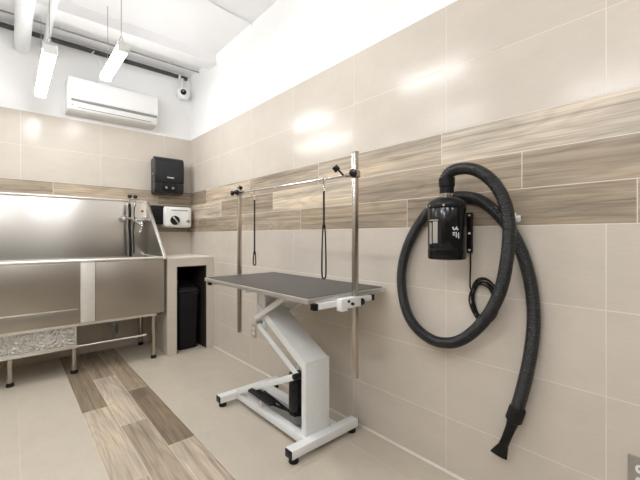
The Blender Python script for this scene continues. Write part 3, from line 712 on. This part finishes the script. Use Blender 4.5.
# ------------------------------------------------------------------ dog dryer with hose on the right wall
DC = Vector((1.445, 0.795, 0)); DR = 0.080
r = thing('dog_dryer', 'black cylindrical dog dryer with long ribbed hose looped on the right wall', 'dryer', (1.445, 0.795, 1.03))
def lathe(bm, c, prof, seg=36):
    rings = [[bm.verts.new((c.x + rr * math.cos(2 * PI * k / seg), c.y + rr * math.sin(2 * PI * k / seg), z)) for k in range(seg)] for rr, z in prof]
    for A, B in zip(rings, rings[1:]):
        for k in range(seg): bm.faces.new((A[k], A[(k + 1) % seg], B[(k + 1) % seg], B[k]))
    bm.faces.new(rings[0][::-1]); bm.faces.new(rings[-1]); return bm
b = BM(); lathe(b, DC, [(0.072, 1.036), (0.079, 1.038), (0.081, 1.043), (0.081, 1.080), (0.0785, 1.083), (DR, 1.087), (DR, 1.262), (0.078, 1.266)]); bd = obj('body', b, M['black_gloss'], r)
b = BM(); lathe(b, DC, [(0.082, 1.258), (0.083, 1.262), (0.083, 1.275), (0.078, 1.285), (0.062, 1.298), (0.040, 1.306), (0.030, 1.309)]); tp = obj('top_cap', b, M['black_plastic'], r)
b = BM()
for k in range(8):
    a = 2 * PI * k / 8 + 0.35; p = DC + Vector((0.083 * math.cos(a), 0.083 * math.sin(a), 1.268)); cyl(b, p, p + Vector((0.004 * math.cos(a), 0.004 * math.sin(a), 0)), 0.005, segs=10)
obj('screws', b, M['chrome'], tp)
b = BM(); lathe(b, DC, [(0.028, 1.305), (0.029, 1.307), (0.029, 1.324), (0.027, 1.326)], 24); obj('neck', b, M['chrome'], r)
def on_cyl(th, z, rad): a = math.radians(th); return (DC.x + rad * math.cos(a), DC.y + rad * math.sin(a), z)
def patch(bm, t0, t1, z0, z1, rad, th=0.0015, n=8):
    A = [[bm.verts.new(on_cyl(t0 + (t1 - t0) * k / n, z, rr)) for k in range(n + 1)] for rr in (rad, rad + th) for z in (z0, z1)]
    for k in range(n):
        for a, c in ((0, 1), (3, 2), (1, 3), (2, 0)): bm.faces.new((A[a][k], A[a][k + 1], A[c][k + 1], A[c][k]))
    for k in (0, n): bm.faces.new((A[0][k], A[1][k], A[3][k], A[2][k]))
b = BM(); patch(b, 150, 192, 1.100, 1.212, DR - 0.0005, 0.002); lb = obj('rating_plate', b, M['smoke'], bd)
b = BM(); patch(b, 166, 182, 1.108, 1.200, DR + 0.001, 0.002); patch(b, 150, 184, 1.204, 1.208, DR + 0.001, 0.002); patch(b, 150, 160, 1.104, 1.195, DR + 0.001, 0.002); obj('label_sticker', b, M['alu'], lb)
# white mark on the front: a small curled stroke above a zigzag
b = BM()
def stroke(pts, w=0.0021):
    sweep(b, [on_cyl(t, z, DR + 0.0004) for t, z in pts], w, 6)
stroke([(226, 1.176), (227, 1.168), (230, 1.163), (233, 1.166), (235, 1.172)]); stroke([(238, 1.178), (237, 1.170), (240, 1.164), (243, 1.168)])
stroke([(225, 1.152), (232, 1.154), (226, 1.142), (233, 1.141)]); stroke([(236, 1.155), (236, 1.132), (244, 1.152), (244, 1.128)], 0.0024)
obj('white_mark', b, M['ink'], bd)
# wall bracket
b = BM(); box(b, 1.562, WX - 0.0005, 0.742, 0.815, 1.060, 1.245, 0.004); box(b, 1.49, 1.57, 0.765, 0.795, 1.085, 1.105, 0.002); box(b, 1.49, 1.57, 0.765, 0.795, 1.205, 1.225, 0.002); br = obj('wall_bracket', b, M['black_plastic'], r)
b = BM()
for z in (1.075, 1.150, 1.232): cyl(b, (1.564, 0.749, z), (1.557, 0.749, z), 0.005, segs=10)
obj('bracket_screws', b, M['ink'], br)
# hose
HP = [(445.5, 181, 1.445), (446.5, 176, 1.445), (451, 171.5, 1.445), (459, 169, 1.445), (469, 168.5, 1.445), (480, 172, 1.445), (491, 180, 1.445), (500, 192, 1.447), (506, 207, 1.45), (509, 226, 1.455), (508.5, 246, 1.46),
      (506, 265, 1.465), (502.5, 283, 1.475), (496, 301, 1.485), (486, 318, 1.495), (474, 331, 1.505), (461, 340, 1.515), (448, 343, 1.52), (434, 340.5, 1.525), (420, 331.5, 1.53), (409, 317, 1.535), (403, 297, 1.54),
      (401.5, 275, 1.545), (405, 254, 1.55), (413, 234, 1.553), (424, 217, 1.555), (437, 204, 1.556), (450, 198, 1.557), (463, 196.5, 1.557), (477, 199, 1.557), (490, 207, 1.557), (503, 220, 1.557), (514, 236, 1.557), (523, 256, 1.557), (529.5, 279, 1.556),
      (533, 303, 1.555), (533.5, 326, 1.553), (531, 350, 1.55), (526.5, 374, 1.546), (521.5, 394, 1.543), (516, 412, 1.54)]
hp = [onX(*p) for p in HP]
path = resample(spline(hp, 12), 0.0018)
rad = [0.0243 + 0.0015 * math.cos(2 * PI * k / 5) for k in range(len(path))]
b = BM(); sweep(b, path, rad, 20); hs = obj('hose', b, M['hose'], r, 80)
b = BM(); lathe(b, DC, [(0.024, 1.322), (0.030, 1.326), (0.030, 1.352), (0.034, 1.356), (0.034, 1.392), (0.028, 1.398)], 24); obj('hose_cuff', b, M['black_plastic'], hs)
def P(px, py, X=1.54): return onX(px, py, X)
b = BM(); sweep(b, [P(518, 407), P(517.5, 409), P(513.5, 419.5), P(513, 421)], [0.026, 0.031, 0.031, 0.024], 22); obj('hose_cuff', b, M['black_rubber'], hs)
b = BM(); sweep(b, [P(513.5, 419), P(511, 427), P(506, 439), P(503, 446)], [0.024, 0.019, 0.017, 0.018], 18)
t = BM(); p0, p1 = P(503.5, 445), P(498.5, 455)
ax = (p1 - p0).normalized(); sd = Vector((0, -1, 0)); sd = Vector((0, -1, -0.14)).normalized(); ot = ax.cross(sd).normalized()
for pts in ([(0.0, 0.018, 0.017), (0.35, 0.024, 0.013), (1.0, 0.034, 0.009)],):
    rings = []
    for f_, w, h in pts:
        c = p0.lerp(p1, f_); rings.append([b.verts.new(c + sd * w * math.cos(2 * PI * k / 20) + ot * h * math.sin(2 * PI * k / 20)) for k in range(20)])
    for A, B in zip(rings, rings[1:]):
        for k in range(20): b.faces.new((A[k], A[(k + 1) % 20], B[(k + 1) % 20], B[k]))
    b.faces.new(rings[0][::-1]); b.faces.new(rings[-1])
t.free()
obj('nozzle', b, M['black_rubber'], hs)
# power cord and its coil
cc = onX(483, 300.5, 1.562)
pts = [onX(470.5, 252, 1.566), onX(470.5, 268, 1.57), onX(470, 285, 1.57)]
for k in range(1, 6 * 18):
    a = PI - 2 * PI * k / 18; lp_ = k / 18
    ry = 0.052 + 0.010 * math.sin(2.1 * lp_ + 0.5); rz = 0.083 + 0.009 * math.cos(1.7 * lp_)
    pts.append(Vector((1.572 - 0.004 * ((k // 9) % 4) - 0.003 * math.sin(k * .7), cc.y + 0.006 * math.sin(1.3 * lp_) - ry * math.cos(a), cc.z + 0.008 * math.cos(2.3 * lp_) + rz * math.sin(a))))
b = BM(); sweep(b, spline(pts, 3), 0.0036, 8); obj('power_cord', b, M['black_rubber'], r)
# hose hook
hk = onX(516, 218, 1.56)
b = BM(); cyl(b, (WX - 0.001, hk.y, hk.z), (1.545, hk.y, hk.z), 0.005, segs=12); cyl(b, (1.548, hk.y, hk.z - 0.004), (1.548, hk.y, hk.z + 0.02), 0.005, segs=12); box(b, 1.580, WX - 0.0005, hk.y - 0.010, hk.y + 0.010, hk.z - 0.016, hk.z + 0.012, 0.003)
tag(obj('wall_hook', b, M['white_plastic']), 'small white wall hook behind the hose crossing', 'hook')

# ------------------------------------------------------------------ outlets
def outlet(yc, zc, gangs, plate_mat, label, first_only=False):
    r = thing('power_outlet', label, 'outlet', (WX - 0.003, yc, zc - 0.058), 'wall outlets')
    w = 0.036 + 0.023 * (gangs - 1)
    b = BM(); box(b, WX - 0.007, WX - 0.0005, yc - w, yc + w, zc - 0.058, zc + 0.058, 0.002); obj('plate', b, plate_mat, r)
    for g in range(gangs):
        y = yc + (g - (gangs - 1) / 2) * 0.046
        for dz in (-0.0205, 0.0205):
            b = BM(); prism(b, [(y + 0.0165 * math.cos(a) * 1.0, zc + dz + max(-0.0135, min(0.0135, 0.0175 * math.sin(a)))) for a in [2 * PI * k / 24 for k in range(24)]], 'x', WX - 0.0095, WX - 0.004); so = obj('socket', b, M['white_plastic'], r)
            b = BM()
            for dy in (-0.0065, 0.0065): box(b, WX - 0.0100, WX - 0.009, y + dy - 0.0012, y + dy + 0.0012, zc + dz - 0.002, zc + dz + 0.0065)
            cyl(b, (WX - 0.0100, y, zc + dz - 0.007), (WX - 0.009, y, zc + dz - 0.007), 0.0026, segs=10); obj('slots', b, M['black_plastic'], so)
outlet(2.655, 0.322, 1, M['tile_plate'], 'small outlet low on the wall seen beneath the grooming table')
outlet(0.208 - 0.036, 0.339, 1, M['plate_steel'], 'steel-plated outlet low on the wall at bottom right corner')

# ------------------------------------------------------------------ light
w = bpy.data.worlds.new('world'); bpy.context.scene.world = w; w.use_nodes = True
w.node_tree.nodes['Background'].inputs[0].default_value = (0.97, 0.985, 1.0, 1); w.node_tree.nodes['Background'].inputs[1].default_value = 2.2

# ------------------------------------------------------------------ camera
cd = bpy.data.cameras.new('camera'); cam = bpy.data.objects.new('camera', cd); C.objects.link(cam)
cam.location = (0, 0, CAM_H); cam.rotation_euler = (math.radians(90), 0, -math.atan2(SN, CS))
cd.sensor_fit = 'HORIZONTAL'; cd.sensor_width = 36; cd.lens = F_PX / 640 * 36
cd.shift_y = (HOR - 240) / 640; cd.clip_start = 0.05
sc = bpy.context.scene; sc.camera = cam
sc.view_settings.view_transform = 'Standard'; sc.view_settings.look = 'None'; sc.view_settings.gamma = 1; sc.view_settings.use_curve_mapping = False
sc.view_settings.exposure = 0.48
sc.cycles.max_bounces = 10; sc.cycles.diffuse_bounces = 6
